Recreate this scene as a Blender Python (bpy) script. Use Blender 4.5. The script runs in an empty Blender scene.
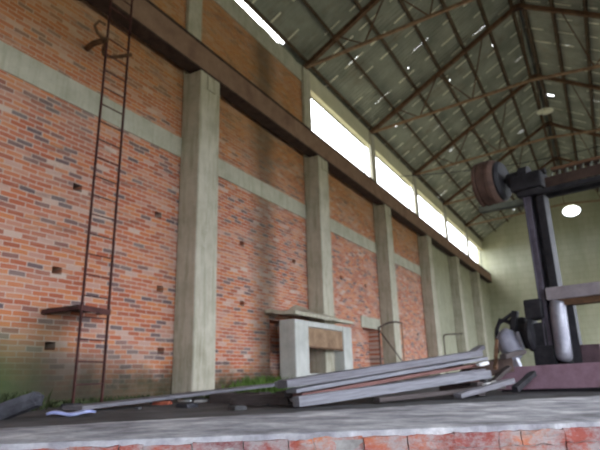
import bpy, bmesh, math, random
from mathutils import Vector, Matrix, noise
C = bpy.context.scene
col = C.collection
# ------------------------------------------------------------------ camera
F = 529.0
def _ray(px, py): return Vector((px - 300, py - 225, F))
Yc = _ray(610, 369).normalized()                    # long axis of the hall seen from the camera
Uc = -_ray(250, -1600).normalized()
if Uc.y > 0: Uc = -Uc
Uc = (Uc - Yc * Uc.dot(Yc)).normalized()
Xc = Yc.cross(Uc)
if Xc.x < 0: Xc = -Xc
# rows of M: world axes in (right, down, forward) camera axes
right = Vector((Xc.x, Yc.x, Uc.x)); down = Vector((Xc.y, Yc.y, Uc.y)); fwd = Vector((Xc.z, Yc.z, Uc.z))
cam_d = bpy.data.cameras.new('camera'); cam = bpy.data.objects.new('camera', cam_d); col.objects.link(cam)
m = Matrix.Identity(4)
for i in range(3):
    m[i][0] = right[i]; m[i][1] = -down[i]; m[i][2] = -fwd[i]
m.translation = Vector((0, 0, .25))
cam.matrix_world = m
cam_d.sensor_width = 36; cam_d.lens = 36 * F / 600; cam_d.clip_start = .05; cam_d.clip_end = 500
cam_d.dof.use_dof = True; cam_d.dof.focus_distance = 1.35; cam_d.dof.aperture_fstop = 5
C.camera = cam
# ------------------------------------------------------------------ world, light, exposure
w = bpy.data.worlds.new('overcast'); C.world = w; w.use_nodes = True
nt = w.node_tree; nt.nodes.clear()
bg = nt.nodes.new('ShaderNodeBackground'); wo = nt.nodes.new('ShaderNodeOutputWorld')
tc = nt.nodes.new('ShaderNodeTexCoord'); sp = nt.nodes.new('ShaderNodeSeparateXYZ'); rp = nt.nodes.new('ShaderNodeValToRGB')
rp.color_ramp.elements[0].color = (.80, .87, 1, 1); rp.color_ramp.elements[1].color = (1, .98, .95, 1)
nt.links.new(tc.outputs['Generated'], sp.inputs[0]); nt.links.new(sp.outputs['Z'], rp.inputs[0])
nt.links.new(rp.outputs[0], bg.inputs['Color']); nt.links.new(bg.outputs[0], wo.inputs[0])
bg.inputs['Strength'].default_value = 4.7
C.view_settings.view_transform = 'Standard'; C.view_settings.look = 'None'
C.view_settings.exposure = 0.75; C.view_settings.gamma = 1; C.view_settings.use_curve_mapping = False
# ------------------------------------------------------------------ helpers
rnd = random.Random(7)
class NT:
    def __init__(s, name, rough=.9, metal=0):
        s.m = bpy.data.materials.new(name); s.m.use_nodes = True; s.t = s.m.node_tree
        s.b = s.t.nodes['Principled BSDF']; s.b.inputs['Roughness'].default_value = rough; s.b.inputs['Metallic'].default_value = metal
        s.b.inputs['Specular IOR Level'].default_value = .25
        s.tc = s.n('ShaderNodeTexCoord')
    def n(s, t, **k):
        x = s.t.nodes.new(t)
        for a, v in k.items(): setattr(x, a, v)
        return x
    def l(s, a, b): s.t.links.new(a, b)
    def noise(s, scale, detail=4, rough=.6, vec=None, stretch=None):
        x = s.n('ShaderNodeTexNoise'); x.inputs['Scale'].default_value = scale; x.inputs['Detail'].default_value = detail; x.inputs['Roughness'].default_value = rough
        v = vec or s.tc.outputs['Object']
        if stretch:
            mp = s.n('ShaderNodeMapping'); mp.inputs['Scale'].default_value = stretch; s.l(v, mp.inputs[0]); v = mp.outputs[0]
        s.l(v, x.inputs['Vector']); return x.outputs['Fac']
    def ramp(s, fac, stops):
        x = s.n('ShaderNodeValToRGB'); e = x.color_ramp.elements
        while len(e) < len(stops): e.new(.5)
        for q, (p, c) in zip(e, stops):
            q.position = p; q.color = (*c, 1) if len(c) == 3 else c
        s.l(fac, x.inputs[0]); return x.outputs[0]
    def g(s, fac, a, b):        # grey ramp 0->1 between a and b
        return s.ramp(fac, [(a, (0, 0, 0)), (b, (1, 1, 1))])
    def mix(s, fac, a, b, mode='MIX'):
        x = s.n('ShaderNodeMix', data_type='RGBA', blend_type=mode)
        if isinstance(fac, (int, float)): x.inputs[0].default_value = fac
        else: s.l(fac, x.inputs[0])
        for i, v in ((6, a), (7, b)):
            if isinstance(v, tuple): x.inputs[i].default_value = (*v, 1)
            else: s.l(v, x.inputs[i])
        return x.outputs[2]
    def math(s, op, a, b=0.0):
        x = s.n('ShaderNodeMath', operation=op)
        for i, v in enumerate((a, b)):
            if isinstance(v, (int, float)): x.inputs[i].default_value = v
            else: s.l(v, x.inputs[i])
        return x.outputs[0]
    def xyz(s):
        x = s.n('ShaderNodeSeparateXYZ'); s.l(s.tc.outputs['Object'], x.inputs[0]); return x.outputs
    def bump(s, h, strength=.4, dist=.01):
        x = s.n('ShaderNodeBump'); x.inputs['Strength'].default_value = strength; x.inputs['Distance'].default_value = dist
        s.l(h, x.inputs['Height']); s.l(x.outputs[0], s.b.inputs['Normal'])
    def out(s, c):
        s.l(c, s.b.inputs['Base Color']); return s.m
def simple(name, a, b, scale=6, rough=.9, metal=0, stretch=None, bump=.3, bd=.006):
    t = NT(name, rough, metal); f = t.noise(scale, 6, .65, stretch=stretch)
    t.bump(f, bump, bd)
    return t.out(t.ramp(f, [(.32, a), (.68, b)]))
def brick_mat(name, axis):
    t = NT(name, .95); o = t.xyz()
    cb = t.n('ShaderNodeCombineXYZ'); t.l(o[axis], cb.inputs[0]); t.l(o['Z'], cb.inputs[1])
    dist = t.noise(1.2, 2); dz = t.math('MULTIPLY', t.math('SUBTRACT', dist, .5), .05)
    t.l(t.math('ADD', o['Z'], dz), cb.inputs[1])
    br = t.n('ShaderNodeTexBrick'); t.l(cb.outputs[0], br.inputs['Vector'])
    br.inputs['Color1'].default_value = (0, 0, 0, 1); br.inputs['Color2'].default_value = (1, 1, 1, 1); br.inputs['Mortar'].default_value = (0, 0, 0, 1)
    br.inputs['Scale'].default_value = 1; br.inputs['Brick Width'].default_value = .26; br.inputs['Row Height'].default_value = .078
    br.inputs['Mortar Size'].default_value = .009; br.inputs['Mortar Smooth'].default_value = .4; br.inputs['Bias'].default_value = 0
    base = t.ramp(br.outputs['Color'], [(0, (.15, .105, .11)), (.09, (.22, .13, .12)), (.17, (.37, .11, .06)), (.5, (.48, .145, .075)), (.75, (.56, .215, .09)), (.9, (.48, .24, .18)), (1, (.54, .40, .33))])
    c = t.mix(br.outputs['Fac'], base, (.55, .43, .36))
    n1 = t.g(t.noise(.55, 5), .42, .72)
    low = t.math('SUBTRACT', 1, t.g(t.math('DIVIDE', o['Z'], 10), .15, .5))
    # upper part: warm bounced light painted in as a patchy ochre tint
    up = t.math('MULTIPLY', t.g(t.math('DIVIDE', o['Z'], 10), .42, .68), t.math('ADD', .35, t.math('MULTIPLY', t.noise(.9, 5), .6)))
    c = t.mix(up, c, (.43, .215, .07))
    # pale lime bloom in patches
    bl = t.math('MULTIPLY', t.g(t.noise(1.1, 8, .7, stretch=(1, .6, 2.2)), .46, .70), .36)
    c = t.mix(bl, c, (.52, .45, .39))
    bl2 = t.math('MULTIPLY', t.math('MULTIPLY', t.g(t.noise(2.2, 8, .75, stretch=(1, .5, 3)), .54, .66), .55), t.g(t.math('DIVIDE', o['Z'], 10), .1, .3))
    c = t.mix(bl2, c, (.13, .10, .095))
    # moss and damp at the foot
    ft = t.math('MULTIPLY', t.math('SUBTRACT', 1, t.g(t.math('ADD', t.math('DIVIDE', o['Z'], 1.0), t.math('MULTIPLY', t.noise(2, 5), .8)), .6, 1.15)), .9)
    c = t.mix(ft, c, t.ramp(t.noise(5, 4), [(.4, (.045, .055, .03)), (.65, (.12, .095, .06))]))
    if axis == 'Y':
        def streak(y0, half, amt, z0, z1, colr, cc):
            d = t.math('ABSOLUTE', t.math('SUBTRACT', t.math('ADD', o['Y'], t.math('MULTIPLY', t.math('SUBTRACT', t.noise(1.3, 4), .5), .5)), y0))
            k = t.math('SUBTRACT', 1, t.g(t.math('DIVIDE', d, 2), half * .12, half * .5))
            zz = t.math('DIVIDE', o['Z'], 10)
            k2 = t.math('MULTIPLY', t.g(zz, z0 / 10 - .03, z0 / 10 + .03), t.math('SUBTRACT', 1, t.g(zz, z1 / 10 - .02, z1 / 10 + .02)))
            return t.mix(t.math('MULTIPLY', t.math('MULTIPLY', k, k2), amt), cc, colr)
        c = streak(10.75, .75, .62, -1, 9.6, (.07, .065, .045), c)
        c = streak(5.0, .6, .6, -.5, 1.25, (.06, .06, .03), c)
        c = streak(5.2, 2.6, .75, -.5, .7, (.05, .042, .03), c)
        c = streak(4.1, 1.0, .6, -.5, 1.0, (.06, .10, .03), c)
    t.bump(br.outputs['Fac'], -.5, .012)
    return t.out(c)
M = {}
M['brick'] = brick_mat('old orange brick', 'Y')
M['brickx'] = brick_mat('old orange brick across', 'X')
def concrete(name, a, b, green=(.16, .19, .09), g=.5, streaky=True):
    t = NT(name, .95); f = t.noise(2.2, 7, .65)
    c = t.ramp(f, [(.3, a), (.7, b)])
    k = t.math('MULTIPLY', t.g(t.noise(2.5, 6, .7, stretch=(2.5, 2.5, .25) if streaky else None), .48, .75), g)
    c = t.mix(k, c, green)
    p = t.math('MULTIPLY', t.g(t.noise(9, 5, .7), .58, .72), .35)
    c = t.mix(p, c, (.62, .60, .52)); t.bump(t.noise(14, 6), .35, .01)
    return t.out(c)
M['col'] = concrete('weathered green-grey concrete', (.40, .375, .29), (.58, .545, .45), (.17, .16, .085), .65)
M['band'] = concrete('pale concrete band', (.38, .37, .29), (.54, .52, .43), (.18, .19, .11), g=.45)
M['lintel'] = concrete('limewashed concrete', (.58, .56, .40), (.68, .64, .48), g=.1)
M['slab'] = None
def slab_mat():
    t = NT('dusty concrete floor edge', .92); f = t.noise(2.4, 9, .68)
    c = t.ramp(f, [(.34, (.17, .17, .19)), (.45, (.30, .30, .34)), (.54, (.42, .425, .465)), (.64, (.64, .64, .67))])
    c = t.mix(t.math('MULTIPLY', t.g(t.noise(14, 6, .7), .52, .7), .4), c, (.20, .19, .19)); t.bump(t.noise(9, 8), .7, .012)
    return t.out(c)
M['slab'] = slab_mat()
M['dark_floor'] = simple('damp dark floor', (.045, .045, .048), (.12, .12, .13), 1.6, .8, bump=.6, bd=.03)
M['soil'] = simple('soil', (.08, .07, .05), (.16, .14, .10), 2)
M['grassland'] = simple('grass ground', (.16, .16, .11), (.28, .27, .20), .8)
def endwall():
    t = NT('green-washed block wall', .95); o = t.xyz()
    cb = t.n('ShaderNodeCombineXYZ'); t.l(o['X'], cb.inputs[0]); t.l(o['Z'], cb.inputs[1])
    br = t.n('ShaderNodeTexBrick'); t.l(cb.outputs[0], br.inputs['Vector'])
    br.inputs['Color1'].default_value = (.43, .425, .31, 1); br.inputs['Color2'].default_value = (.47, .465, .34, 1); br.inputs['Mortar'].default_value = (.39, .385, .28, 1)
    br.inputs['Scale'].default_value = 1; br.inputs['Brick Width'].default_value = .8; br.inputs['Row Height'].default_value = .42
    br.inputs['Mortar Size'].default_value = .03; br.inputs['Mortar Smooth'].default_value = .8
    k = t.math('MULTIPLY', t.g(t.noise(.6, 6, .65, stretch=(2.0, 1, .45)), .45, .72), .45)
    return t.out(t.mix(k, br.outputs['Color'], (.24, .26, .15)))
M['endwall'] = endwall()
M['endwall_y'] = concrete('green-grey render', (.33, .33, .24), (.44, .43, .32), (.17, .17, .10), .5)
def roofmat():
    t = NT('grey-green corrugated sheet', .75, .0)
    f = t.noise(1.1, 5); c = t.ramp(f, [(.35, (.20, .21, .175)), (.65, (.32, .33, .275))])
    k = t.math('MULTIPLY', t.g(t.noise(.8, 6, .7), .55, .72), .45)
    return t.out(t.mix(k, c, (.16, .085, .04)))
M['roof'] = roofmat()
M['rust'] = simple('rusted steel', (.075, .04, .024), (.19, .105, .06), 5, .85, .0)
M['rust_dark'] = simple('dark rusted bar', (.05, .022, .022), (.11, .045, .04), 5, .9)
M['rust_light'] = simple('pale rusted steel', (.19, .115, .07), (.36, .24, .15), 4, .85, .0)
M['beam'] = simple('brown painted steel beam', (.19, .11, .08), (.31, .20, .145), 2, .8, .0)
M['beam_dark'] = simple('dark oxidised steel', (.035, .022, .02), (.08, .05, .04), 4, .85)
M['black'] = simple('oily black iron', (.012, .012, .016), (.04, .038, .045), 6, .6)
M['housing'] = simple('pale lilac housing', (.20, .20, .25), (.34, .34, .42), 5, .6)
M['steelblue'] = simple('dull grey-blue steel', (.065, .055, .075), (.13, .115, .15), 5, .6, .0)
M['silver'] = simple('worn silver paint', (.22, .22, .27), (.40, .40, .46), 4, .35, .4)
M['mauve'] = simple('faded mauve primer', (.24, .14, .185), (.36, .23, .29), 5, .8)
M['greymauve'] = simple('grey lilac paint', (.22, .19, .21), (.36, .32, .35), 4, .8)
M['purlin'] = simple('dark brown purlin', (.05, .035, .022), (.125, .085, .055), 3, .9)
M['lap'] = simple('painted light streak', (.74, .70, .54), (.85, .82, .68), 3, .6)  # pale colour painting the light that leaks between roof sheets
M['mauve_dark'] = simple('dark mauve paint', (.07, .045, .055), (.13, .085, .10), 5, .8)
M['wheel'] = simple('reddish brown rubbed drum', (.075, .045, .038), (.16, .095, .075), 5, .8)
M['greenbar'] = simple('grey-green steel', (.09, .105, .085), (.17, .185, .15), 5, .7)
def wood(name, a, b):
    t = NT(name, .9); f = t.noise(5, 8, .7, stretch=(.5, 14, 14)); t.bump(f, .5, .006)
    c = t.ramp(f, [(.3, a), (.7, b)]); return t.out(c)
M['wood'] = wood('weathered grey timber', (.10, .095, .11), (.27, .265, .30))
M['wood_pale'] = wood('bleached timber', (.14, .14, .165), (.33, .33, .37))
M['wood_red'] = wood('red-brown timber', (.12, .055, .05), (.26, .14, .13))
M['wood_dark'] = wood('dark damp timber', (.05, .04, .04), (.12, .10, .10))
M['leaf'] = simple('weed green', (.05, .11, .015), (.16, .26, .06), 9, .8)
M['moss'] = simple('moss green', (.035, .05, .02), (.09, .11, .05), 9, .95)
M['enamel'] = simple('off-white enamel', (.62, .60, .48), (.78, .76, .62), 4, .5)
M['white'] = simple('plain white', (.60, .60, .62), (.85, .85, .85), 5, .6)
M['blue'] = simple('pale blue plastic', (.25, .28, .62), (.52, .58, .85), 5, .5)
M['rubble'] = simple('grey rubble', (.03, .03, .038), (.085, .085, .10), 6, .95, bump=.8, bd=.02)
M['firered'] = simple('red edge brick', (.24, .05, .035), (.44, .13, .075), 7, .95, bump=.7, bd=.01)
M['fireorange'] = simple('orange edge brick', (.40, .13, .06), (.56, .24, .12), 9, .95, bump=.7, bd=.01)
def edgebrick():
    t = NT('edge bricks under mortar smears', .95)
    c = t.ramp(t.noise(1.3, 2), [(.42, (.21, .06, .065)), (.52, (.32, .09, .07)), (.60, (.48, .18, .09))])
    c = t.mix(t.math('MULTIPLY', t.g(t.noise(7, 8, .8, stretch=(1, 1, 1.6)), .42, .58), .85), c, (.33, .31, .32)); t.bump(t.noise(16, 6), .8, .012)
    return t.out(c)
M['edgebrick'] = edgebrick()
M['mortar'] = simple('crumbling mortar', (.20, .19, .19), (.42, .41, .41), 10, .95, bump=.8, bd=.012)

class MB:
    def __init__(s): s.bm = bmesh.new()
    def box(s, lo, hi, mat=None, taper=0):
        lo = Vector(lo); hi = Vector(hi); v = []
        for z in (lo.z, hi.z):
            for x, y in ((lo.x, lo.y), (hi.x, lo.y), (hi.x, hi.y), (lo.x, hi.y)):
                p = Vector((x, y, z)); v.append(s.bm.verts.new(mat @ p if mat else p))
        for f in ((3, 2, 1, 0), (4, 5, 6, 7), (0, 1, 5, 4), (1, 2, 6, 5), (2, 3, 7, 6), (3, 0, 4, 7)): s.bm.faces.new([v[i] for i in f])
        return s
    def bar(s, a, b, w_, h_, up=(0, 0, 1), rough=0, seg=1):
        a = Vector(a); b = Vector(b); d = (b - a); L = d.length; d.normalize(); up = Vector(up)
        if abs(d.dot(up)) > .98: up = Vector((1, 0, 0))
        r = d.cross(up).normalized(); u = r.cross(d).normalized(); rings = []
        for i in range(seg + 1):
            c = a.lerp(b, i / seg); ring = []
            for sx, sy in ((-1, -1), (1, -1), (1, 1), (-1, 1)):
                j = Vector((rnd.uniform(-1, 1), rnd.uniform(-1, 1), rnd.uniform(-1, 1))) * rough
                ring.append(s.bm.verts.new(c + r * sx * w_ / 2 + u * sy * h_ / 2 + j))
            rings.append(ring)
        s.bm.faces.new(rings[0][::-1]); s.bm.faces.new(rings[-1])
        for i in range(seg):
            for k in range(4):
                s.bm.faces.new((rings[i][k], rings[i][(k + 1) % 4], rings[i + 1][(k + 1) % 4], rings[i + 1][k]))
        return s
    def tube(s, pts, r, n=10, radii=None, caps=True):
        pts = [Vector(p) for p in pts]; rings = []; u = None
        for i, p in enumerate(pts):
            d = (pts[min(i + 1, len(pts) - 1)] - pts[max(i - 1, 0)]).normalized()
            if u is None:
                u = d.orthogonal().normalized()
            u = (u - d * u.dot(d)).normalized(); v = d.cross(u); rr = radii[i] if radii else r
            rings.append([s.bm.verts.new(p + (u * math.cos(2 * math.pi * k / n) + v * math.sin(2 * math.pi * k / n)) * rr) for k in range(n)])
        for i in range(len(rings) - 1):
            for k in range(n): s.bm.faces.new((rings[i][k], rings[i][(k + 1) % n], rings[i + 1][(k + 1) % n], rings[i + 1][k]))
        if caps: s.bm.faces.new(rings[0][::-1]); s.bm.faces.new(rings[-1])
        return s
    def grid(s, P, us, vs, skip=lambda u, v: False):
        V = {}
        def g(i, j):
            if (i, j) not in V: V[i, j] = s.bm.verts.new(P(us[i], vs[j]))
            return V[i, j]
        for i in range(len(us) - 1):
            for j in range(len(vs) - 1):
                if skip((us[i] + us[i + 1]) / 2, (vs[j] + vs[j + 1]) / 2): continue
                s.bm.faces.new((g(i, j), g(i + 1, j), g(i + 1, j + 1), g(i, j + 1)))
        return s
    def build(s, name, mat, parent=None, smooth=False, bevel=0):
        bmesh.ops.recalc_face_normals(s.bm, faces=s.bm.faces)
        me = bpy.data.meshes.new(name); s.bm.to_mesh(me); s.bm.free(); me.materials.append(mat)
        if smooth:
            for p in me.polygons: p.use_smooth = True
        o = bpy.data.objects.new(name, me); col.objects.link(o)
        if parent: o.parent = parent
        if bevel:
            b = o.modifiers.new('bevel', 'BEVEL'); b.width = bevel; b.segments = 2; b.limit_method = 'ANGLE'
        return o
def tag(o, label, cat, group=None, kind=None):
    o['label'] = label; o['category'] = cat
    if group: o['group'] = group
    if kind: o['kind'] = kind
    return o
def thing(name, loc, label, cat, group=None, rz=0):
    o = bpy.data.objects.new(name, None); o.empty_display_size = .1; o.location = loc; o.rotation_euler = (0, 0, rz); col.objects.link(o)
    return tag(o, label, cat, group)
def struct(o): o['kind'] = 'structure'; return o
def copy_tree(o, parent=None):
    c = o.copy(); col.objects.link(c)
    if parent: c.parent = parent
    for ch in [x for x in bpy.data.objects if x.parent == o]: copy_tree(ch, c)
    return c

# ------------------------------------------------------------------ hall dimensions
WX = -7.0; RX = 5.3; RIDGE = -.85; YE = 41.0; Y0 = -8.0
COLS = [-3.1, 2.35, 7.8, 13.12, 18.65, 24.25, 29.85, 35.4]      # centre of each pillar along the wall
def slope_z(x, base=10.0, top=13.6):
    return base + (top - base) * ((x - WX) / (RIDGE - WX) if x < RIDGE else (RX - x) / (RX - RIDGE))

# ------------------------------------------------------------------ structure
def holed_wall(name, x0, x1, ylo, yhi, zlo, zhi, holes, mat, notch=None):
    """wall slab in the y-z plane from x0 (inner face) to x1 (outer face); holes = (y0,y1,z0,z1,depth or None for through)"""
    ys = sorted({ylo, yhi} | {h[0] for h in holes} | {h[1] for h in holes}); zs = sorted({zlo, zhi} | {h[2] for h in holes} | {h[3] for h in holes})
    mb = MB()
    inn = lambda y, z, thr=False: any(h[0] < y < h[1] and h[2] < z < h[3] and (not thr or h[4] is None) for h in holes)
    mb.grid(lambda y, z: Vector((x0, y, z)), ys, zs, lambda y, z: inn(y, z))
    mb.grid(lambda y, z: Vector((x1, y, z)), ys, zs, lambda y, z: inn(y, z, True))
    sgn = 1 if x1 > x0 else -1
    for a, b, c, d, dep in holes:
        xe = x1 if dep is None else x0 + sgn * dep
        P = [(a, c), (b, c), (b, d), (a, d)]
        for k in range(4):
            (p, q), (r, s_) = P[k], P[(k + 1) % 4]
            mb.bm.faces.new([mb.bm.verts.new(v) for v in ((x0, p, q), (x0, r, s_), (xe, r, s_), (xe, p, q))])
        if dep is not None: mb.bm.faces.new([mb.bm.verts.new((xe, p, q)) for p, q in P])
    for (p, q), (r, s_) in (((ylo, zlo), (yhi, zlo)), ((ylo, zhi), (yhi, zhi)), ((ylo, zlo), (ylo, zhi)), ((yhi, zlo), (yhi, zhi))):
        mb.bm.faces.new([mb.bm.verts.new(v) for v in ((x0, p, q), (x0, r, s_), (x1, r, s_), (x1, p, q))])
    bmesh.ops.remove_doubles(mb.bm, verts=mb.bm.verts, dist=.0005)
    return mb.build(name, mat)
putlogs = []
PL = {.79: (.7, 2.9, 5.05, 7.30, 15.2, 20.8), 1.90: (.6, 2.8, 5.04, 7.21, 9.80, 15.3, 17.3, 20.8, 22.8), 3.29: (.6, 2.9, 5.26, 7.07, 9.79, 12.2, 15.2, 17.2, 20.8)}
for z, row_ in PL.items():
    for y in row_: putlogs.append((y - .085, y + .085, z - .06, z + .055, .3))
putlogs += [(16.75, 18.2, -.04, 1.82, .40), (10.95, 11.95, -.04, 1.62, .42)]
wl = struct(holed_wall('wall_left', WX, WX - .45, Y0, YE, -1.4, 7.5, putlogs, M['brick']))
# upper brickwork over the first bays, with broken top
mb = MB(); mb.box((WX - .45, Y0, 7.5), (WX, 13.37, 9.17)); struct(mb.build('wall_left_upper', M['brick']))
# far bays rendered over the brick
mb = MB(); mb.box((WX - .005, 24.9, -.04), (WX + .02, YE, 7.5)); struct(mb.build('wall_left_render', M['endwall_y']))
# concrete bands
mb = MB()
for a, b in zip([Y0] + COLS[:5], COLS[:6]):
    mb.box((WX - .02, a + .62 if a > Y0 else a, 4.66), (WX + .025, b - .13, 5.1))
struct(mb.build('trim_1', M['band'], bevel=.01))
mb = MB()                                                     # ring beam over the upper brickwork, top edge broken
n = 60; ys = [Y0 + (13.37 - Y0) * i / n for i in range(n + 1)]
for i in range(n):
    t1, t2 = (9.74 + .2 * noise.noise((y * 1.7, 3, 0)) for y in ys[i:i + 2])
    v = [mb.bm.verts.new(p) for p in ((WX - .45, ys[i], 9.17), (WX + .03, ys[i], 9.17), (WX + .03, ys[i + 1], 9.17), (WX - .45, ys[i + 1], 9.17),
                                      (WX - .45, ys[i], t1), (WX + .03, ys[i], t1), (WX + .03, ys[i + 1], t2), (WX - .45, ys[i + 1], t2))]
    for f in ((3, 2, 1, 0), (4, 5, 6, 7), (0, 1, 5, 4), (1, 2, 6, 5), (2, 3, 7, 6), (3, 0, 4, 7)): mb.bm.faces.new([v[k] for k in f])
bmesh.ops.remove_doubles(mb.bm, verts=mb.bm.verts, dist=.0005)
struct(mb.build('trim_2', M['band']))
mb = MB(); mb.box((WX - .2, 13.37, 9.16), (WX + .04, YE, 9.75)); struct(mb.build('trim_3', M['lintel'], bevel=.015))   # lintel over the clerestory
mb = MB(); mb.box((WX - .45, 13.37, 7.5), (WX + .03, YE, 7.55)); struct(mb.build('trim_4', M['lintel']))                  # its sill
# eave fascia sheet, missing where the roof gapes
for k, (a, b) in enumerate(((Y0, 8.3), (11.75, 13.4))):
    mb = MB(); mb.box((WX - .1, a, 9.66), (WX - .07, b, 9.97)); struct(mb.build('trim_%d' % (5 + k), M['greenbar']))
mb = MB(); mb.box((WX - .1, 13.4, 9.75), (WX - .07, YE, 9.97)); struct(mb.build('trim_7', M['lintel']))
# clerestory windows: thin frames in each bay
wy = COLS[3:] + [YE + .25]
for k in range(5 + 0):
    a, b = wy[k] + .25, wy[k + 1] - .25
    mb = MB(); x = WX - .2; z0, z1 = 7.55, 9.16; t_ = .03
    mb.box((x, a, z0), (x + .03, b, z0 + t_)); mb.box((x, a, z1 - t_), (x + .05, b, z1))
    mb.box((x, a, z0 + t_), (x + .05, a + t_, z1 - t_)); mb.box((x, b - t_, z0 + t_), (x + .05, b, z1 - t_))
    struct(mb.build('window_%d' % (k + 1), M['greenbar']))
# end wall with its round vent
mb = MB(); prof = [(WX - .45, -.3), (RX + .3, -.3), (RX + .3, 9.78), (RIDGE, 13.5), (WX - .45, 9.72)]
vc = [mb.bm.verts.new((x, YE, z)) for x, z in prof]
eo = [mb.bm.edges.new((vc[i], vc[(i + 1) % 5])) for i in range(5)]
hv = [mb.bm.verts.new((-.6 + .58 * math.cos(2 * math.pi * i / 32), YE, 11.2 + .43 * math.sin(2 * math.pi * i / 32))) for i in range(32)]
ei = [mb.bm.edges.new((hv[i], hv[(i + 1) % 32])) for i in range(32)]
bmesh.ops.triangle_fill(mb.bm, use_beauty=True, edges=eo + ei)
ext = bmesh.ops.extrude_face_region(mb.bm, geom=list(mb.bm.faces))
for v in ext['geom']:
    if isinstance(v, bmesh.types.BMVert): v.co.y += .35
struct(mb.build('wall_back', M['endwall']))
# right wall: pillars and upper wall over an open arcade
ops = [(c + .35, d - .35, -.04, 5.2, None) for c, d in zip([Y0 + .1] + COLS, COLS + [YE - .1])] 
struct(holed_wall('wall_right', RX, RX + .4, Y0, YE, -1.4, 9.75, ops, M['endwall']))
# floor, with the pit edge running across it
E0 = Vector((-2.44, 1.56, 0)); E1 = Vector((-.09, 3.20, 0)); ed = (E1 - E0).normalized(); en = Vector((-ed.y, ed.x, 0))
def edge_at_x(x): return E0 + ed * ((x - E0.x) / ed.x)
pl, pr = edge_at_x(WX), edge_at_x(RX)
mb = MB(); top = [Vector((WX, pl.y + .1, -.04)), Vector((RX, pr.y + .1, -.04)), Vector((RX, YE, -.04)), Vector((WX, YE, -.04))]
t = [mb.bm.verts.new(p) for p in top]; b = [mb.bm.verts.new(p - Vector((0, 0, .2))) for p in top]
mb.bm.faces.new(t); mb.bm.faces.new(b[::-1])
for i in range(4): mb.bm.faces.new((t[i], b[i], b[(i + 1) % 4], t[(i + 1) % 4]))
struct(mb.build('floor', M['dark_floor']))
mb = MB(); mb.grid(lambda x, z: Vector((x, Y0, z)), [WX - .45, -1.0, 2.2, RX + .4], [-1.4, 2.8, 9.72], lambda x, z: -1.0 < x < 2.2 and z < 2.8)  # unseen wall behind the camera, added to cut the light from there
v = [mb.bm.verts.new(p) for p in ((WX - .45, Y0, 9.72), (RX + .4, Y0, 9.72), (RIDGE, Y0, 13.5))]; mb.bm.faces.new(v)
o = struct(mb.build('wall_rear_added', M['endwall'])); sm = o.modifiers.new('s', 'SOLIDIFY'); sm.thickness = .3
mb = MB(); mb.box((WX, Y0, -1.45), (RX, 8, -1.4)); struct(mb.build('floor_pit', M['soil']))
for k, (lo, hi) in enumerate((((-90, -60, -.4), (WX - .45, 110, -.3)), ((RX + .4, -60, -.4), (90, 110, -.3)), ((WX - .45, YE + .35, -.4), (RX + .4, 110, -.3)), ((WX - .45, -60, -.4), (RX + .4, Y0, -.3)))):  # unseen ground outside, added to bounce light into the hall
    mb = MB(); mb.box(lo, hi); struct(mb.build('ground_%d' % (k + 1), M['grassland']))
# concrete floor edge: broken arris in front, ragged dusty rim behind
B0 = Vector((-3.36, 2.13, 0)); B1 = Vector((-.13, 6.38, 0)); bd_ = (B1 - B0).normalized()
mb = MB(); fr = []; bk = []; N = 130
for i in range(N + 1):
    q = E0 + ed * (-1.6 + 5.6 * i / N)
    j = .015 * noise.noise((i * .31, 0, 1)) + .01 * noise.noise((i * 1.3, 5, 1))
    fr.append(q + en * j)
    # back edge point on the B line, along the same parameter
    tt = -1.35 + 9.0 * i / N
    p = B0 + bd_ * tt; nn = Vector((-bd_.y, bd_.x, 0)); bk.append(p + nn * (.12 * noise.noise((i * .22, 7, 2)) + .04 * noise.noise((i * .9, 2, 2))))
rows = []
for k, (s_, z) in enumerate(((0, -.045), (0, -.004), (.01, 0), (.15, 0), (.4, 0), (.7, 0), (.96, 0), (1, -.06))):
    row = []
    for i in range(N + 1):
        p = fr[i].lerp(bk[i], s_); zz = z + (.006 * noise.noise(p * 3) if z == 0 and s_ > .1 else 0)
        if k in (0, 1): zz += .008 * noise.noise((i * .5, 1, 1))
        row.append(mb.bm.verts.new((p.x, p.y, zz)))
    rows.append(row)
for a_, b_ in zip(rows, rows[1:]):
    for i in range(N): mb.bm.faces.new((a_[i], a_[i + 1], b_[i + 1], b_[i]))
mb.bm.faces.new(rows[0][::-1] + []) if False else None
struct(mb.build('trim_8', M['slab']))
# pit retaining wall core and the bricks of its top course
mb = MB(); rot = Matrix.Translation(E0) @ Matrix.Rotation(math.atan2(ed.y, ed.x), 4, 'Z')
mb.box((-5.5, -.012, -1.4), (9.2, .3, -.04), rot); struct(mb.build('wall_front', M['mortar']))
s_ = -1.7; k = 0; cm = MB()
while s_ < 4.2:
    L = rnd.choice((.21, .22, .23, .11)); zt = -.028 + rnd.uniform(-.005, .004)
    for row in range(3):
        mb = MB(); mb.box((s_, -.02 + rnd.uniform(-.008, .006), zt - .066 - row * .069), (s_ + L, .06, zt - row * .069), rot)
        bmesh.ops.subdivide_edges(mb.bm, edges=mb.bm.edges, cuts=3, use_grid_fill=True)
        vm = {v: cm.bm.verts.new(v.co + Vector(noise.noise_vector(v.co * 22)) * .012) for v in mb.bm.verts}
        for f in mb.bm.faces: cm.bm.faces.new([vm[v] for v in f.verts])
        mb.bm.free()
    s_ += L + rnd.uniform(.002, .008); k += 1
struct(cm.build('wall_front_face', M['edgebrick']))

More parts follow.
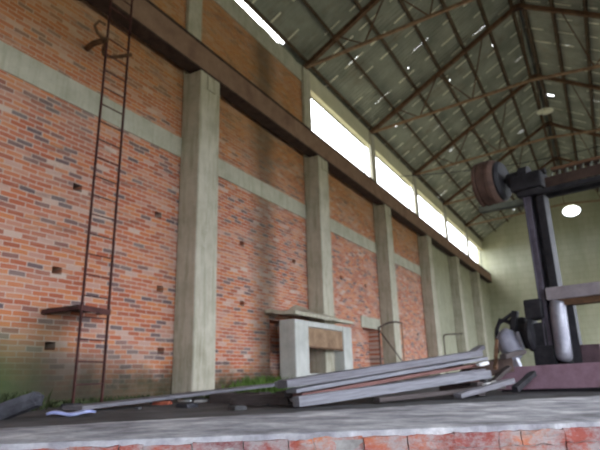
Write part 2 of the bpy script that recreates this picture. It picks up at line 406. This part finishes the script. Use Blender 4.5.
# ------------------------------------------------------------------ roof sheets
slits = random.Random(3)
holes_l = [(-5.05, 14.9), (-3.2, 20.4), (-2.2, 16.9)]
def roof_side(name, sgn):
    mb = MB(); light_streaks = MB(); xe = WX - .35 if sgn < 0 else RX + .35; n_rows = 7
    xs_all = [RIDGE + (xe - RIDGE) * i / n_rows for i in range(n_rows + 1)]
    per = .2; ns = 52; sw = (YE + .4 - Y0) / ns
    for r in range(n_rows):
        xa, xb = xs_all[r], xs_all[r + 1]
        for j in range(ns):
            ya, yb = Y0 + j * sw, Y0 + (j + 1) * sw
            xb = xs_all[r + 1]
            if r == n_rows - 1 and sgn < 0 and ya > 7.9 and yb < 12.0: xb = WX + .0
            g1 = slits.uniform(.003, .006) * (1 if slits.random() < .10 else 0)
            ua, ub = slits.uniform(.05, .3), slits.uniform(.6, .92)
            us = [0, ua, ua + .03, ub - .03, ub, 1]; cols_ = [0] + [k / 10 for k in range(1, 10)] + [1]
            hole = None
            if slits.random() < .85:  # pale strip along the seam, standing in for a streak of light
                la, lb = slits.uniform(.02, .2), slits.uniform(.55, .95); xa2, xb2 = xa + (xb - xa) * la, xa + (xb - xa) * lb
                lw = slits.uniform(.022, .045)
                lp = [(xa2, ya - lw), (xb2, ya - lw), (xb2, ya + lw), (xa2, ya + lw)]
                light_streaks.bm.faces.new([light_streaks.bm.verts.new((x, y, slope_z(x) - .022)) for x, y in lp])
            if slits.random() < .012 and r < n_rows - 1: hole = (slits.randint(1, 3), slits.randint(2, 7))
            V = []
            for iu, u in enumerate(us):
                x = xa + (xb - xa) * u; z = slope_z(x) ; row = []
                for c in cols_:
                    y = ya + (yb - ya) * c
                    if c == 0 and iu in (2, 3): y += g1
                    z2 = z + .018 * math.cos(2 * math.pi * y / per)
                    row.append(mb.bm.verts.new((x, y, z2)))
                V.append(row)
            for iu in range(5):
                for c in range(10):
                    if hole and iu == hole[0] and c == hole[1]: continue
                    mb.bm.faces.new((V[iu][c], V[iu + 1][c], V[iu + 1][c + 1], V[iu][c + 1]))
    o = struct(light_streaks.build(name + '_light_streaks', M['lap'])); sm = o.modifiers.new('s', 'SOLIDIFY'); sm.thickness = .004
    return struct(mb.build(name, M['roof']))
def slope_z2(x): return slope_z(x)
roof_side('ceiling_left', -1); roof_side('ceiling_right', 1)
mb = MB()
for sg in (-1, 1): mb.bar((RIDGE + sg * .16, Y0, 13.60), (RIDGE + sg * .16, YE + .4, 13.60), .36, .02, up=(sg * .5, 0, .86))
struct(mb.build('ceiling_ridge', M['roof']))

# ------------------------------------------------------------------ trusses
def truss(y, label):
    t = thing('roof_truss', (RIDGE, y, 9.8), label, 'truss', 'steel roof trusses')
    o = Vector((RIDGE, y, 9.8)); P = lambda x, z: Vector((x, y, z)) - o
    zr = lambda x: slope_z(x) - .27
    tie = lambda x: 9.72 + .46 * (1 - abs(x - RIDGE) / 6.15) 
    for sg, xe in ((-1, WX + .02), (1, RX - .02)):
        MB().bar(P(xe, zr(xe)), P(RIDGE, zr(RIDGE)), .14, .14).build('rafter', M['rust'], t)
        MB().bar(P(xe, tie(xe) + .02), P(RIDGE, tie(RIDGE)), .085, .085).build('tie_rod', M['rust_light'], t)
        L = xe - RIDGE
        for a, b in ((.66, .80), (.66, .52), (.33, .52), (.33, .22)):
            xa, xb = RIDGE + L * a, RIDGE + L * b
            MB().bar(P(xa, tie(xa)), P(xb, zr(xb)), .035, .035).build('web_bar', M['rust'], t)
    MB().bar(P(RIDGE, tie(RIDGE)), P(RIDGE, zr(RIDGE)), .04, .04).build('king_post', M['rust'], t)
    MB().box(P(RIDGE - .22, zr(RIDGE) - .22) + Vector((0, -.03, 0)), P(RIDGE + .22, zr(RIDGE) + .05) + Vector((0, .03, 0))).build('ridge_plate', M['beam_dark'], t)
    return t
lab = ['rusty roof truss behind the camera', 'rusty roof truss overhead', 'rusty roof truss above the first tall pillar', 'nearest rusty roof truss in view, landing where the white clerestory begins',
       'rusty roof truss above the third pillar, crossing the top right', 'rusty roof truss just before the hanging lamp shade', 'rusty roof truss behind the hanging lamp shade', 'farthest rusty roof truss, next to the gable wall']
for y, l_ in zip(COLS[2:], lab[2:]): truss(y, l_)
# purlins
ordn = ['lowest purlin on the left slope, just above the eave', 'second purlin up from the left eave', 'third purlin up from the left eave', 'fourth purlin, halfway up the left roof slope',
        'third purlin down from the ridge on the left slope', 'second purlin down from the ridge on the left slope', 'left purlin of the pair at the ridge']
ordr = [s.replace('left', 'right') for s in ordn]
for sg, xe, names in ((-1, WX, ordn), (1, RX, ordr)):
    for k in range(7):
        f = (k + .12) / 6.25 if k < 6 else .968
        x = xe + (RIDGE - xe) * f; z = slope_z(x) - .105
        ang = math.atan2(3.6, 6.15) * (-sg)
        o = MB().bar((x, Y0, z), (x, YE, z), .09, .16, up=(math.sin(-ang), 0, math.cos(ang))).build('roof_purlin', M['purlin'])
        tag(o, 'dark ' + names[k] + ' of the sheet roof', 'purlin', 'roof purlins')

# ------------------------------------------------------------------ pillars
ctext = ['pillar behind the camera', 'pillar just left of the picture', 'nearest tall concrete pillar, right of the ladder', 'second concrete pillar, rising behind the concrete hearth box',
         'third concrete pillar, beside the curved handrail', 'fourth concrete pillar, behind the small straight handrail', 'fifth concrete pillar, narrow in the distance', 'farthest concrete pillar, next to the green end wall']
for k, (y, l_) in enumerate(zip(COLS, ctext)):
    if k < 1: continue
    t = thing('concrete_pillar', (WX, y, -.04), l_, 'pillar', 'concrete pillars along the brick wall')
    MB().box((0.0, -.20, 0), (.50, .46, 6.61)).build('shaft', M['col'], t, bevel=.035)
    MB().box((0.0, -.2, 6.61), (.10, .26, 9.74)).build('upper_shaft', M['col'], t, bevel=.02)
    mb = MB(); mb.box((.50, .0, 6.22), (.53, .28, 6.56)).build('bearing_plate', M['col'], t, bevel=.01)
# ------------------------------------------------------------------ crane runway beam
t = thing('crane_runway_beam', (-6.68, 0, 6.58), 'long brown steel crane beam resting on the pillar tops', 'beam')
MB().box((.12, Y0, .04), (.15, 40.6, .60)).build('web', M['beam'], t)
MB().box((-.155, Y0, 0), (.165, 40.6, .04)).build('bottom_flange', M['beam_dark'], t)
MB().box((-.15, Y0, .60), (.17, 40.6, .65)).build('top_flange', M['beam_dark'], t)
MB().box((.02, Y0, .65), (.08, 40.6, .74)).build('rail', M['rust'], t)
MB().box((-.15, Y0, .04), (-.12, 40.6, .60)).build('web', M['beam_dark'], t)

# ------------------------------------------------------------------ ladder
t = thing('wall_ladder', (-6.35, 5.25, -.04), 'tall thin rusty ladder fixed upright before the brick wall', 'ladder')
for dy in (-.24, .24):
    o = MB().bar((0, dy, .0), (0, dy * .9 + .06, 9.2), .04, .018, up=(0, 1, 0)).build('rail', M['rust_dark'], t)
for k in range(29):
    z = .28 + k * .305
    MB().tube([(0, -.24 + z * .007, z), (0, .24 + z * .004, z + rnd.uniform(-.01, .01))], .011, 6).build('rung', M['rust_dark'], t)
def lad(y, z): return Vector((0, y - 5.25, z + .04))
# bracket platform
t2 = thing('ladder_bracket', (-6.35, 5.25, 1.2), 'rusty angle bracket tying the ladder to the wall low down', 'bracket')
o = MB().bar((-.66, -.36, .06), (.0, -.25, .09), .09, .06).build('bracket_arm', M['rust_dark'], t2)
MB().bar((-.64, .62, .14), (.0, .23, .07), .09, .06).build('bracket_arm', M['rust_dark'], t2)
MB().bar((.03, -.27, .08), (.03, .25, .05), .03, .08).build('cross_plate', M['rust_dark'], t2)
MB().box((-.62, -.34, .085), (.0, .3, .097), Matrix.Rotation(.03, 4, 'Y')).build('foot_plate', M['beam_dark'], t2)
# hoop near the top
t3 = thing('ladder_hoop', (-6.35, 5.28, 5.68), 'curved rusty hoop bracket holding the ladder near its top', 'bracket')
MB().tube([(.06 + .0 - .62 * math.sin(a) * .55, -.26 + .52 * (a / math.pi), -.02 - .05 * math.sin(a)) for a in [math.pi * i / 14 for i in range(15)]], .03, 8).build('hoop', M['rust'], t3, smooth=True)
MB().tube([(-.02, -.26, -.0), (-.06, -.36, .06), (-.08, -.42, .18), (-.03, -.38, .28), (.0, -.27, .26)], .025, 8).build('hook', M['rust'], t3, smooth=True)
MB().tube([(-.02, -.24, 0), (-.35, -.20, .08), (-.66, -.10, .14)], .05, 10).build('wall_pipe', M['rust'], t3, smooth=True)

# ------------------------------------------------------------------ hearth box against the second pillar
t = thing('concrete_hearth', (-6.2, 12.0, -.04), 'whitewashed concrete hearth box with rusty sheet over its opening', 'hearth')
g = lambda y: y - 12.0
M['pale'] = concrete('flaking whitewash', (.42, .43, .40), (.60, .60, .57), (.30, .33, .24), .35)
MB().box((-.45, g(10.8), 0), (0, g(11.46), 1.62)).build('side_pier', M['pale'], t, bevel=.03)
MB().box((-.45, g(13.45), 0), (0, g(14.0), 1.62)).build('side_pier', M['pale'], t, bevel=.03)
MB().box((-.30, g(11.46), 1.48), (-.02, g(13.45), 1.62)).build('lintel', M['pale'], t, bevel=.02)
MB().box((-.16, g(11.46), 0), (-.02, g(13.45), .38)).build('sill', M['pale'], t, bevel=.02)
mb = MB()
mb.grid(lambda u, v: Vector((-.05 + .006 * math.sin(u * 9), u, v)), [g(11.47) + 1.97 * i / 20 for i in range(21)], [1.0, 1.2, 1.47])
o = mb.build('rusty_sheet', M['rust_light'], t); sm = o.modifiers.new('s', 'SOLIDIFY'); sm.thickness = .01
MB().tube([(-.04, g(11.47), 1.0), (-.04, g(13.44), .97)], .022, 8).build('rod', M['rust'], t)
mb = MB(); ys = [10.72 + 3.3 * i / 26 for i in range(27)]
def capz(y, u):
    base = 1.66 + .06 * noise.noise((y * 2, u * 3, 4)) * (1 if u > 0 else .3) + .08 * u
    hump = .26 * math.exp(-((y - 12.3) / .6) ** 2) * u
    return base + hump + .05
for ya_, yb_, ua_ in ((10.72, 12.84, 1.0), (12.84, 13.42, .22), (13.42, 14.05, 1.0)):
    mb.grid(lambda y, u: Vector((.05 - u * .84, g(y), capz(y, u))), [ya_ + (yb_ - ya_) * i / 14 for i in range(15)], [ua_ * i / 5 for i in range(6)])
bmesh.ops.remove_doubles(mb.bm, verts=mb.bm.verts, dist=.001)
o = mb.build('canopy', M['col'], t); sm = o.modifiers.new('s', 'SOLIDIFY'); sm.thickness = .08; sm.offset = 1
for v in o.data.vertices: pass
# second opening: rusted door leaf leaning in the niche, lime patch above it
mb = MB(); mb.box((WX - .02, 16.6, 1.82), (WX + .03, 18.35, 2.2)); struct(mb.build('trim_9', M['band']))
def handrail(loc, pts, strut, label):
    t = thing('handrail', loc, label, 'handrail')
    MB().tube(pts, .03, 8).build('top_rail', M['beam_dark'], t, smooth=True)
    p0, p1 = Vector(pts[0]), Vector(pts[-1])
    MB().tube([(p0.x, p0.y, -.0), tuple(p0)], .025, 8).build('post', M['beam_dark'], t)
    if strut:
        MB().tube([(p0.x, p0.y, p0.z - .05), (p1.x, p1.y, .62)], .02, 8).build('brace', M['beam_dark'], t)
        MB().tube([(p1.x, p1.y, 0), tuple(p1)], .022, 8).build('post', M['rust_light'], t)
    return t
handrail((-6.0, 15.6, -.04), [(0, 0, 1.70), (0, .3, 1.78), (0, .9, 1.92), (0, 1.6, 2.0), (0, 2.2, 2.01)], True, 'curved dark handrail with diagonal brace before the third pillar')
handrail((-6.0, 23.2, -.04), [(0, 0, 1.78), (0, .12, 1.88), (0, .4, 1.93), (0, 3.6, 2.14)], False, 'small straight dark handrail before the fourth pillar')

# ------------------------------------------------------------------ lamp
t = thing('pendant_lamp', (-.69, 24.0, 11.36), 'pale round enamel lamp shade hanging from the roof ridge', 'lamp')
mb = MB(); prof = [(.02, .14), (.08, .135), (.11, .10), (.22, .05), (.34, 0), (.35, -.02)]; n = 28; rings = []
for r_, z in prof: rings.append([mb.bm.verts.new((r_ * math.cos(2 * math.pi * i / n), r_ * math.sin(2 * math.pi * i / n), z)) for i in range(n)])
for a_, b_ in zip(rings, rings[1:]):
    for i in range(n): mb.bm.faces.new((a_[i], a_[(i + 1) % n], b_[(i + 1) % n], b_[i]))
o = mb.build('lamp_shade', M['enamel'], t, smooth=True); sm = o.modifiers.new('s', 'SOLIDIFY'); sm.thickness = .008
MB().tube([(0, 0, .15), (-.16, 0, 1.9)], .015, 6).build('rod', M['beam_dark'], t)
mb = MB(); mb.tube([(0, 0, .13), (0, 0, .05), (0, 0, .0), (0, 0, -.05)], .04, 10, radii=[.025, .03, .05, .03]).build('bulb_holder', M['enamel'], t)
# loose cable across the hall
o = MB().tube([(-6.3 + 11.5 * i / 30, 20 + 0 * i, 8.15 - .55 * math.sin(math.pi * i / 30) + .12 * i / 30) for i in range(31)], .014, 6).build('cable', M['black'])
tag(o, 'thin dark cable strung across the hall behind the machine post', 'cable')

# ------------------------------------------------------------------ machine
ax = Vector((.973, -.23, 0)); rz = math.atan2(-.23, .973)
T = thing('gantry_machine', (-.93, 9.01, -.04), 'abandoned rusty machine with tall dark post, drum and lattice arm', 'machine', rz=rz)
def mp(name, mat, fn, parent=None, **k):
    mb = MB(); fn(mb); return mb.build(name, M[mat], parent or T, **k)
mp('post', 'steelblue', lambda b: (b.box((.17, -.08, .3), (.27, .16, 3.0)), b.box((.17, -.11, .3), (.19, -.08, 3.0))), bevel=.008)
mp('post', 'black', lambda b: (b.box((.36, -.08, .3), (.48, .16, 2.98))), bevel=.008)
mp('post_web', 'black', lambda b: b.box((.27, .05, .3), (.36, .09, 3.0)))
def drumf(b):
    n_ = 36; s0, s1 = -.60, -.14; prof = []
    for i in range(24):
        u = i / 23; r_ = .385 - .035 * abs(2 * u - 1) ** 4 - (.022 if (i % 7 in (2,)) else 0); prof.append((s0 + (s1 - s0) * u, r_))
    prof = [(s0, .10), (s0 - .0, .30)] + prof + [(s1, .30), (s1, .10)]
    b.tube([(p, 0, 3.38) for p, _ in prof], 1, n_, radii=[r for _, r in prof])
# rings along x: explicit lathe (the tube frame degenerates on equal x)
def lathe_x(b, prof, cz, cy=0, n_=36):
    rings = [[b.bm.verts.new((x, cy + r * math.cos(2 * math.pi * k / n_), cz + r * math.sin(2 * math.pi * k / n_))) for k in range(n_)] for x, r in prof]
    for p, q in zip(rings, rings[1:]):
        for k in range(n_): b.bm.faces.new((p[k], p[(k + 1) % n_], q[(k + 1) % n_], q[k]))
    b.bm.faces.new(rings[0][::-1]); b.bm.faces.new(rings[-1])
pr_ = [(-.545, .12), (-.54, .30), (-.535, .38), (-.52, .40), (-.48, .405), (-.46, .375), (-.44, .375), (-.43, .405), (-.33, .405), (-.34, .38), (-.32, .38), (-.31, .40), (-.25, .395), (-.21, .37), (-.18, .33), (-.17, .12)]
dr = mp('drum', 'wheel', lambda b: lathe_x(b, pr_, 3.40))
mp('rim', 'black', lambda b: lathe_x(b, [(-.185, .34), (-.15, .34), (-.11, .30), (-.11, .1)], 3.40), dr)
mp('axle', 'black', lambda b: (lathe_x(b, [(-.68, .05), (.55, .05)], 3.38, 0, 14), lathe_x(b, [(-.06, .12), (.12, .13), (.16, .17), (.3, .17)], 3.36, 0, 20)))
mp('gearbox', 'black', lambda b: (b.box((.02, -.2, 3.10), (.52, .2, 3.36)), b.box((.08, -.14, 3.0), (.46, .18, 3.12))), bevel=.03)
mp('lower_bar', 'greenbar', lambda b: b.bar((-.60, 0, 2.98), (.26, 0, 2.94), .14, .10), bevel=.01)
mp('top_chord', 'rust', lambda b: b.bar((.66, -.1, 3.34), (3.2, -.1, 3.28), .045, .045))
mp('top_chord', 'beam_dark', lambda b: b.bar((.60, .2, 3.42), (3.2, .2, 3.36), .06, .06))
mp('bottom_chord', 'black', lambda b: b.bar((.40, -.1, 3.02), (3.2, -.1, 2.98), .09, .07))
mp('bottom_chord', 'black', lambda b: b.bar((.40, .2, 3.02), (3.2, .2, 2.98), .09, .07))
for k in range(22):
    s0 = .60 + k * .115
    mp('lattice_bar', 'greenbar', lambda b: b.bar((s0, -.1, 3.05), (s0 + .07, -.1, 3.30), .03, .02))
for k in range(22):
    s0 = .60 + k * .115
    mp('lattice_bar', 'beam_dark', lambda b: b.bar((s0, .2, 3.03), (s0 + .08, .2, 3.4), .03, .03))
mp('arm_plate', 'beam_dark', lambda b: b.box((.55, -.13, 3.06), (3.2, -.11, 3.22)))
mp('cantilever_beam', 'greymauve', lambda b: b.box((.30, -.14, 1.31), (3.0, .14, 1.50)), bevel=.012)
mp('beam_soffit', 'rust', lambda b: b.box((.34, -.10, 1.22), (3.0, .12, 1.31)))
mp('cylinder', 'silver', lambda b: b.tube([(.44 - .0, -.06, 1.30), (.43, -.06, 1.26), (.42, -.06, 1.2), (.40, -.06, .55), (.40, -.06, .47), (.39, -.06, .42)], .1, 24, radii=[.10, .115, .12, .12, .115, .08]), smooth=True)
mp('back_leg', 'black', lambda b: b.box((.50, .0, .3), (.62, .14, 1.24)))
mp('base_box', 'mauve_dark', lambda b: b.box((.62, .0, .37), (.88, .3, .64)), bevel=.01)
mp('slide_block', 'black', lambda b: (b.box((-.06, -.14, 1.05), (.22, .16, 1.36)), b.box((-.16, -.1, .62), (.22, .16, 1.0)), b.box((-.02, -.12, .36), (.30, .2, .66))), bevel=.03)
mp('flywheel', 'black', lambda b: lathe_x(b, [(-.08, .1), (-.06, .24), (.0, .26), (.04, .24), (.05, .1)], .82, -.02, 26))
mp('motor_housing', 'housing', lambda b: (b.tube([(-.46, -.12, .88), (-.42, -.12, .84), (-.30, -.12, .55), (-.24, -.12, .50)], .14, 20, radii=[.11, .16, .17, .12])), smooth=True)
mp('motor_foot', 'silver', lambda b: (b.bar((-.36, -.16, .62), (-.26, -.16, .30), .12, .14), b.bar((-.20, -.15, .88), (-.14, -.15, .62), .03, .05)), bevel=.01)
mp('housing_pipe', 'black', lambda b: b.tube([(-.62, 0, .58), (-.58, 0, .95), (-.50, 0, 1.10), (-.36, .02, 1.05), (-.28, .02, .9)], .035, 10), smooth=True)
mp('lever', 'black', lambda b: (b.bar((-.52, .0, 1.05), (-.30, .0, 1.18), .06, .05), b.bar((-.34, 0, .8), (-.24, 0, 1.22), .1, .09)), bevel=.01)
mp('control_block', 'black', lambda b: b.box((-.38, .02, .72), (-.12, .22, 1.12)), bevel=.04)
mp('base_beam', 'mauve', lambda b: b.bar((-.55, -.28, .19), (3.0, -.28, .26), .16, .33, seg=1), bevel=.012)
mp('base_plate', 'black', lambda b: b.box((-.5, -.3, .0), (3.0, .5, .05)))
mp('base_plate', 'black', lambda b: b.box((-.4, -.19, .05), (3.0, .3, .36)))

# ------------------------------------------------------------------ timber pile
tim = []
def plank(name, a, b, w_, h_, mat, label, cat='plank', group=None, rough=.004, seg=8):
    a = Vector(a); b = Vector(b); d = b - a; L = d.length
    o = MB().bar((0, 0, 0), (L, 0, 0), w_, h_, rough=rough, seg=seg).build(name, M[mat], bevel=.006)
    o.location = a; o.rotation_mode = 'QUATERNION'; o.rotation_quaternion = d.to_track_quat('X', 'Z')
    tag(o, label, cat, group); return o
G = 'weathered planks of the pile'
A = Vector((-2.90, 4.86, 0)); B = Vector((-1.42, 7.78, 0)); dd = (B - A).normalized(); nn = Vector((-dd.y, dd.x, 0))
def PP(s, off, z): return A + dd * s + nn * off + Vector((0, 0, z))
plank('plank', PP(-.06, .00, .190), PP(3.10, .05, .50), .19, .08, 'wood', 'long pale grey plank lying on top of the timber pile', group=G)
plank('plank', PP(.05, .25, .185), PP(2.95, .28, .48), .17, .06, 'wood_pale', 'bleached plank behind the topmost one of the pile', group=G)
plank('plank', PP(.04, -.01, .122), PP(3.15, .02, .432), .20, .04, 'wood_pale', 'thin bleached board directly beneath the top plank of the pile', group=G)
plank('plank', PP(.12, .0, .076), PP(3.2, .03, .37), .17, .04, 'wood_red', 'reddish brown board in the middle of the timber pile', group=G)
plank('plank', PP(.06, .25, .085), PP(3.0, .30, .36), .17, .06, 'wood_dark', 'dark board at the rear middle of the timber pile', group=G)
plank('plank', PP(.08, .0, .030), PP(3.1, .02, .285), .17, .035, 'wood', 'thin grey board low in the pile, behind the thick front plank', group=G)
plank('plank', PP(-.02, -.18, .020), PP(3.0, -.16, .225), .12, .10, 'wood_pale', 'thick light plank at the front bottom of the timber pile', group=G)
plank('plank', PP(.9, -.33, .0), PP(3.1, -.29, .07), .10, .05, 'wood_dark', 'dark board lying on the floor before the pile', group=G)
plank('plank', PP(1.95, -.52, .0), PP(3.0, -.50, .14), .11, .06, 'wood', 'short grey plank sloping up towards the mauve beam', group=G)
plank('timber_block', PP(2.85, -.08, .035), PP(2.85, .48, .035), .18, .15, 'wood_dark', 'dark timber block on the floor under the high end of the pile', 'block')
plank('timber_block', PP(2.86, -.06, .175), PP(2.88, .45, .175), .18, .10, 'wood_red', 'brown timber block lying on the dark block under the pile', 'block')
plank('timber_block', PP(2.75, -.235, .05), PP(2.75, -.12, .05), .14, .17, 'wood_dark', 'small dark block under the front plank of the pile', 'block')
for k, (s, o_, z, l_) in enumerate(((2.85, -.14, .345, 'upper small white bar in the gap of the timber pile'), (2.6, -.40, .10, 'lower small white bar under the timber pile'))):
    o = MB().bar(PP(s, o_, z), PP(s + .22, o_ + .02, z + .03), .05, .03, rough=.006, seg=4).build('white_bar', M['white']); tag(o, l_, 'scrap')  # small plain white bars set among the boards
# scrap between pile and machine
jr = random.Random(11)
jl = ['brown bent bar', 'dark pipe', 'grey strip', 'rusty flat bar', 'dark angle iron', 'brown stick']
jp = [((3.25, -.1, .30), (3.9, .3, .72), 'rust', .05, .04, 'rusty flat bar rising from the pile to the machine'), ((3.2, .12, .0), (3.7, .0, .32), 'wood_dark', .08, .05, 'dark stick leaning at the right end of the pile'),
      ((3.3, -.2, .45), (4.0, -.05, .52), 'wood_dark', .10, .06, 'dark stick lying level between pile and machine'), ((3.2, .45, .42), (3.8, .5, .62), 'wood', .12, .06, 'grey stick poking out above the pile end'),
      ((3.35, -.28, .02), (4.0, -.16, .22), 'black', .09, .07, 'blackened iron bar low beside the mauve beam'), ((3.15, .3, .25), (3.95, .2, .35), 'beam_dark', .2, .2, 'dark iron lump behind the end of the pile')]
for a, b, mt, w_, h_, l_ in jp:
    plank('scrap_bar', PP(*a), PP(*b), w_, h_, mt, l_, 'scrap', rough=.008, seg=5)

rock_specs = [((-1.95, 9.3, .10), (.36, .3, .40), 'black', 'black iron lump between the timber pile and the machine motor', 21), ((-2.05, 8.75, .03), (.34, .26, .18), 'wood_dark', 'brownish lump behind the right end of the timber pile', 22)]
# ------------------------------------------------------------------ left floor objects
plank('floor_board', (-5.10, 4.02, .0), (-5.5, 9.6, .17), .30, .045, 'wood', 'long grey board on the floor before the brick wall', 'board', seg=12)
plank('floor_timber', (-4.65, 5.9, .02), (-3.75, 5.75, .03), .22, .12, 'wood_dark', 'dark timber baulk on the floor before the weeds', 'timber', rough=.01)
plank('floor_timber', (-3.9, 5.35, .02), (-3.1, 5.3, .02), .2, .12, 'wood_dark', 'dark timber baulk touching the left end of the pile', 'timber', rough=.01)
def rock(name, loc, size, mat, label, cat, rz=0, ry=0, seed=0):
    bm = bmesh.new(); bmesh.ops.create_cube(bm, size=1); bmesh.ops.subdivide_edges(bm, edges=bm.edges, cuts=4, use_grid_fill=True)
    for v in bm.verts:
        p = v.co.copy(); q = p.normalized() * .55; p = p.lerp(q, .35); p += Vector(noise.noise_vector(p * 2.6 + Vector((seed, 0, 0)))) * .09
        v.co = Vector((p.x * size[0], p.y * size[1], p.z * size[2]))
    mb = MB(); mb.bm.free(); mb.bm = bm; o = mb.build(name, M[mat]); o.location = loc; o.rotation_euler = (0, ry, rz); return tag(o, label, cat)
rock('concrete_lump', (-4.9, 3.15, .03), (.62, .26, .15), 'rubble', 'grey slanting lump of concrete at the far left', 'rubble', rz=.6, ry=-.36, seed=1)
rock('concrete_lump', (-5.35, 2.75, .04), (.42, .3, .14), 'black', 'dark lump under the slanting grey concrete', 'rubble', rz=.5, seed=5)
for lo_, sz_, mt_, lb_, sd_ in rock_specs: rock('iron_lump' if mt_ == 'black' else 'wood_lump', lo_, sz_, mt_, lb_, 'scrap', seed=sd_)
mb = MB(); mb.grid(lambda u, v: Vector((u, v, .012 * math.sin(u * 20 + v * 9))), [i * .035 for i in range(12)], [i * .04 for i in range(7)])
o = mb.build('plastic_sheet', M['blue'], smooth=True); o.location = (-4.62, 3.36, .0); o.rotation_euler = (0, 0, .55); sm = o.modifiers.new('s', 'SOLIDIFY'); sm.thickness = .025; tag(o, 'crumpled pale blue plastic sheet beside the grey lump', 'plastic')
chips = [(-5.35, 6.1, 'pale chip left of the dark timber baulk'), (-4.2, 6.5, 'pale chip before the dark timber baulk'), (-4.9, 5.9, 'small pale chip on the dark floor'), (-3.6, 6.2, 'pale chip near the left end of the pile'), (-5.0, 6.5, 'white chip under the long grey board')]
for k, (x, y, l_) in enumerate(chips):
    rock('rubble_chip', (x, y, -.02), (.22 - .02 * k, .07, .035), 'white' if k in (0, 3) else 'mortar', l_, 'rubble', rz=k * .4, seed=k + 10)
dr_ = random.Random(5)
for k in range(26):
    x = dr_.uniform(-6.7, -3.2); y = dr_.uniform(4.5, 11); s = dr_.uniform(.05, .16)
    o = rock('wall_foot_rubble', (x, y, -.03), (s * 1.6, s, s * .5), dr_.choice(('rubble', 'dark_floor', 'firered', 'rubble')), 'small lump of rubble scattered on the dark floor near the wall', 'rubble', rz=dr_.uniform(0, 3), seed=k)
    o['group'] = 'rubble lumps by the wall'
# ------------------------------------------------------------------ weeds
def weeds(name, cx, cy, rx, ry, n_, h, mat, label, seed):
    r = random.Random(seed); mb = MB()
    for i in range(n_):
        x = cx + r.uniform(-rx, rx); y = cy + r.uniform(-ry, ry); hh = h * r.uniform(.5, 1.15); a = r.uniform(0, 6.28); ln = r.uniform(.1, .6) * hh; wd = r.uniform(.006, .016)
        d = Vector((math.cos(a), math.sin(a), 0)); s = Vector((-d.y, d.x, 0)) * wd; b0 = Vector((x, y, -.04))
        p = [b0, b0 + d * ln * .3 + Vector((0, 0, hh * .6)), b0 + d * ln + Vector((0, 0, hh))]
        v = [mb.bm.verts.new(q) for q in (p[0] - s, p[0] + s, p[1] + s * 1.4, p[1] - s * 1.4, p[2])]
        mb.bm.faces.new(v[:4]); mb.bm.faces.new((v[3], v[2], v[4]))
    o = mb.build(name, M[mat]); return tag(o, label, 'weeds', kind='stuff')
weeds('grass_tuft', -6.5, 9.9, .35, .65, 420, .34, 'leaf', 'bright green grass tuft at the foot of the wall left of the hearth', 1)
weeds('grass_tuft', -6.2, 8.75, .3, .4, 160, .24, 'leaf', 'low green grass tuft beside the foot of the nearest pillar', 2)
weeds('weed_patch', -6.35, 3.6, .35, .8, 700, .22, 'moss', 'dull green weeds against the wall at the far left', 3)
weeds('weed_patch', -6.6, 5.7, .25, 1.0, 420, .10, 'moss', 'low mossy weeds at the foot of the ladder', 4)
weeds('weed_patch', -6.0, 7.15, .3, .3, 130, .10, 'moss', 'low mossy weeds between ladder and pillar', 5)
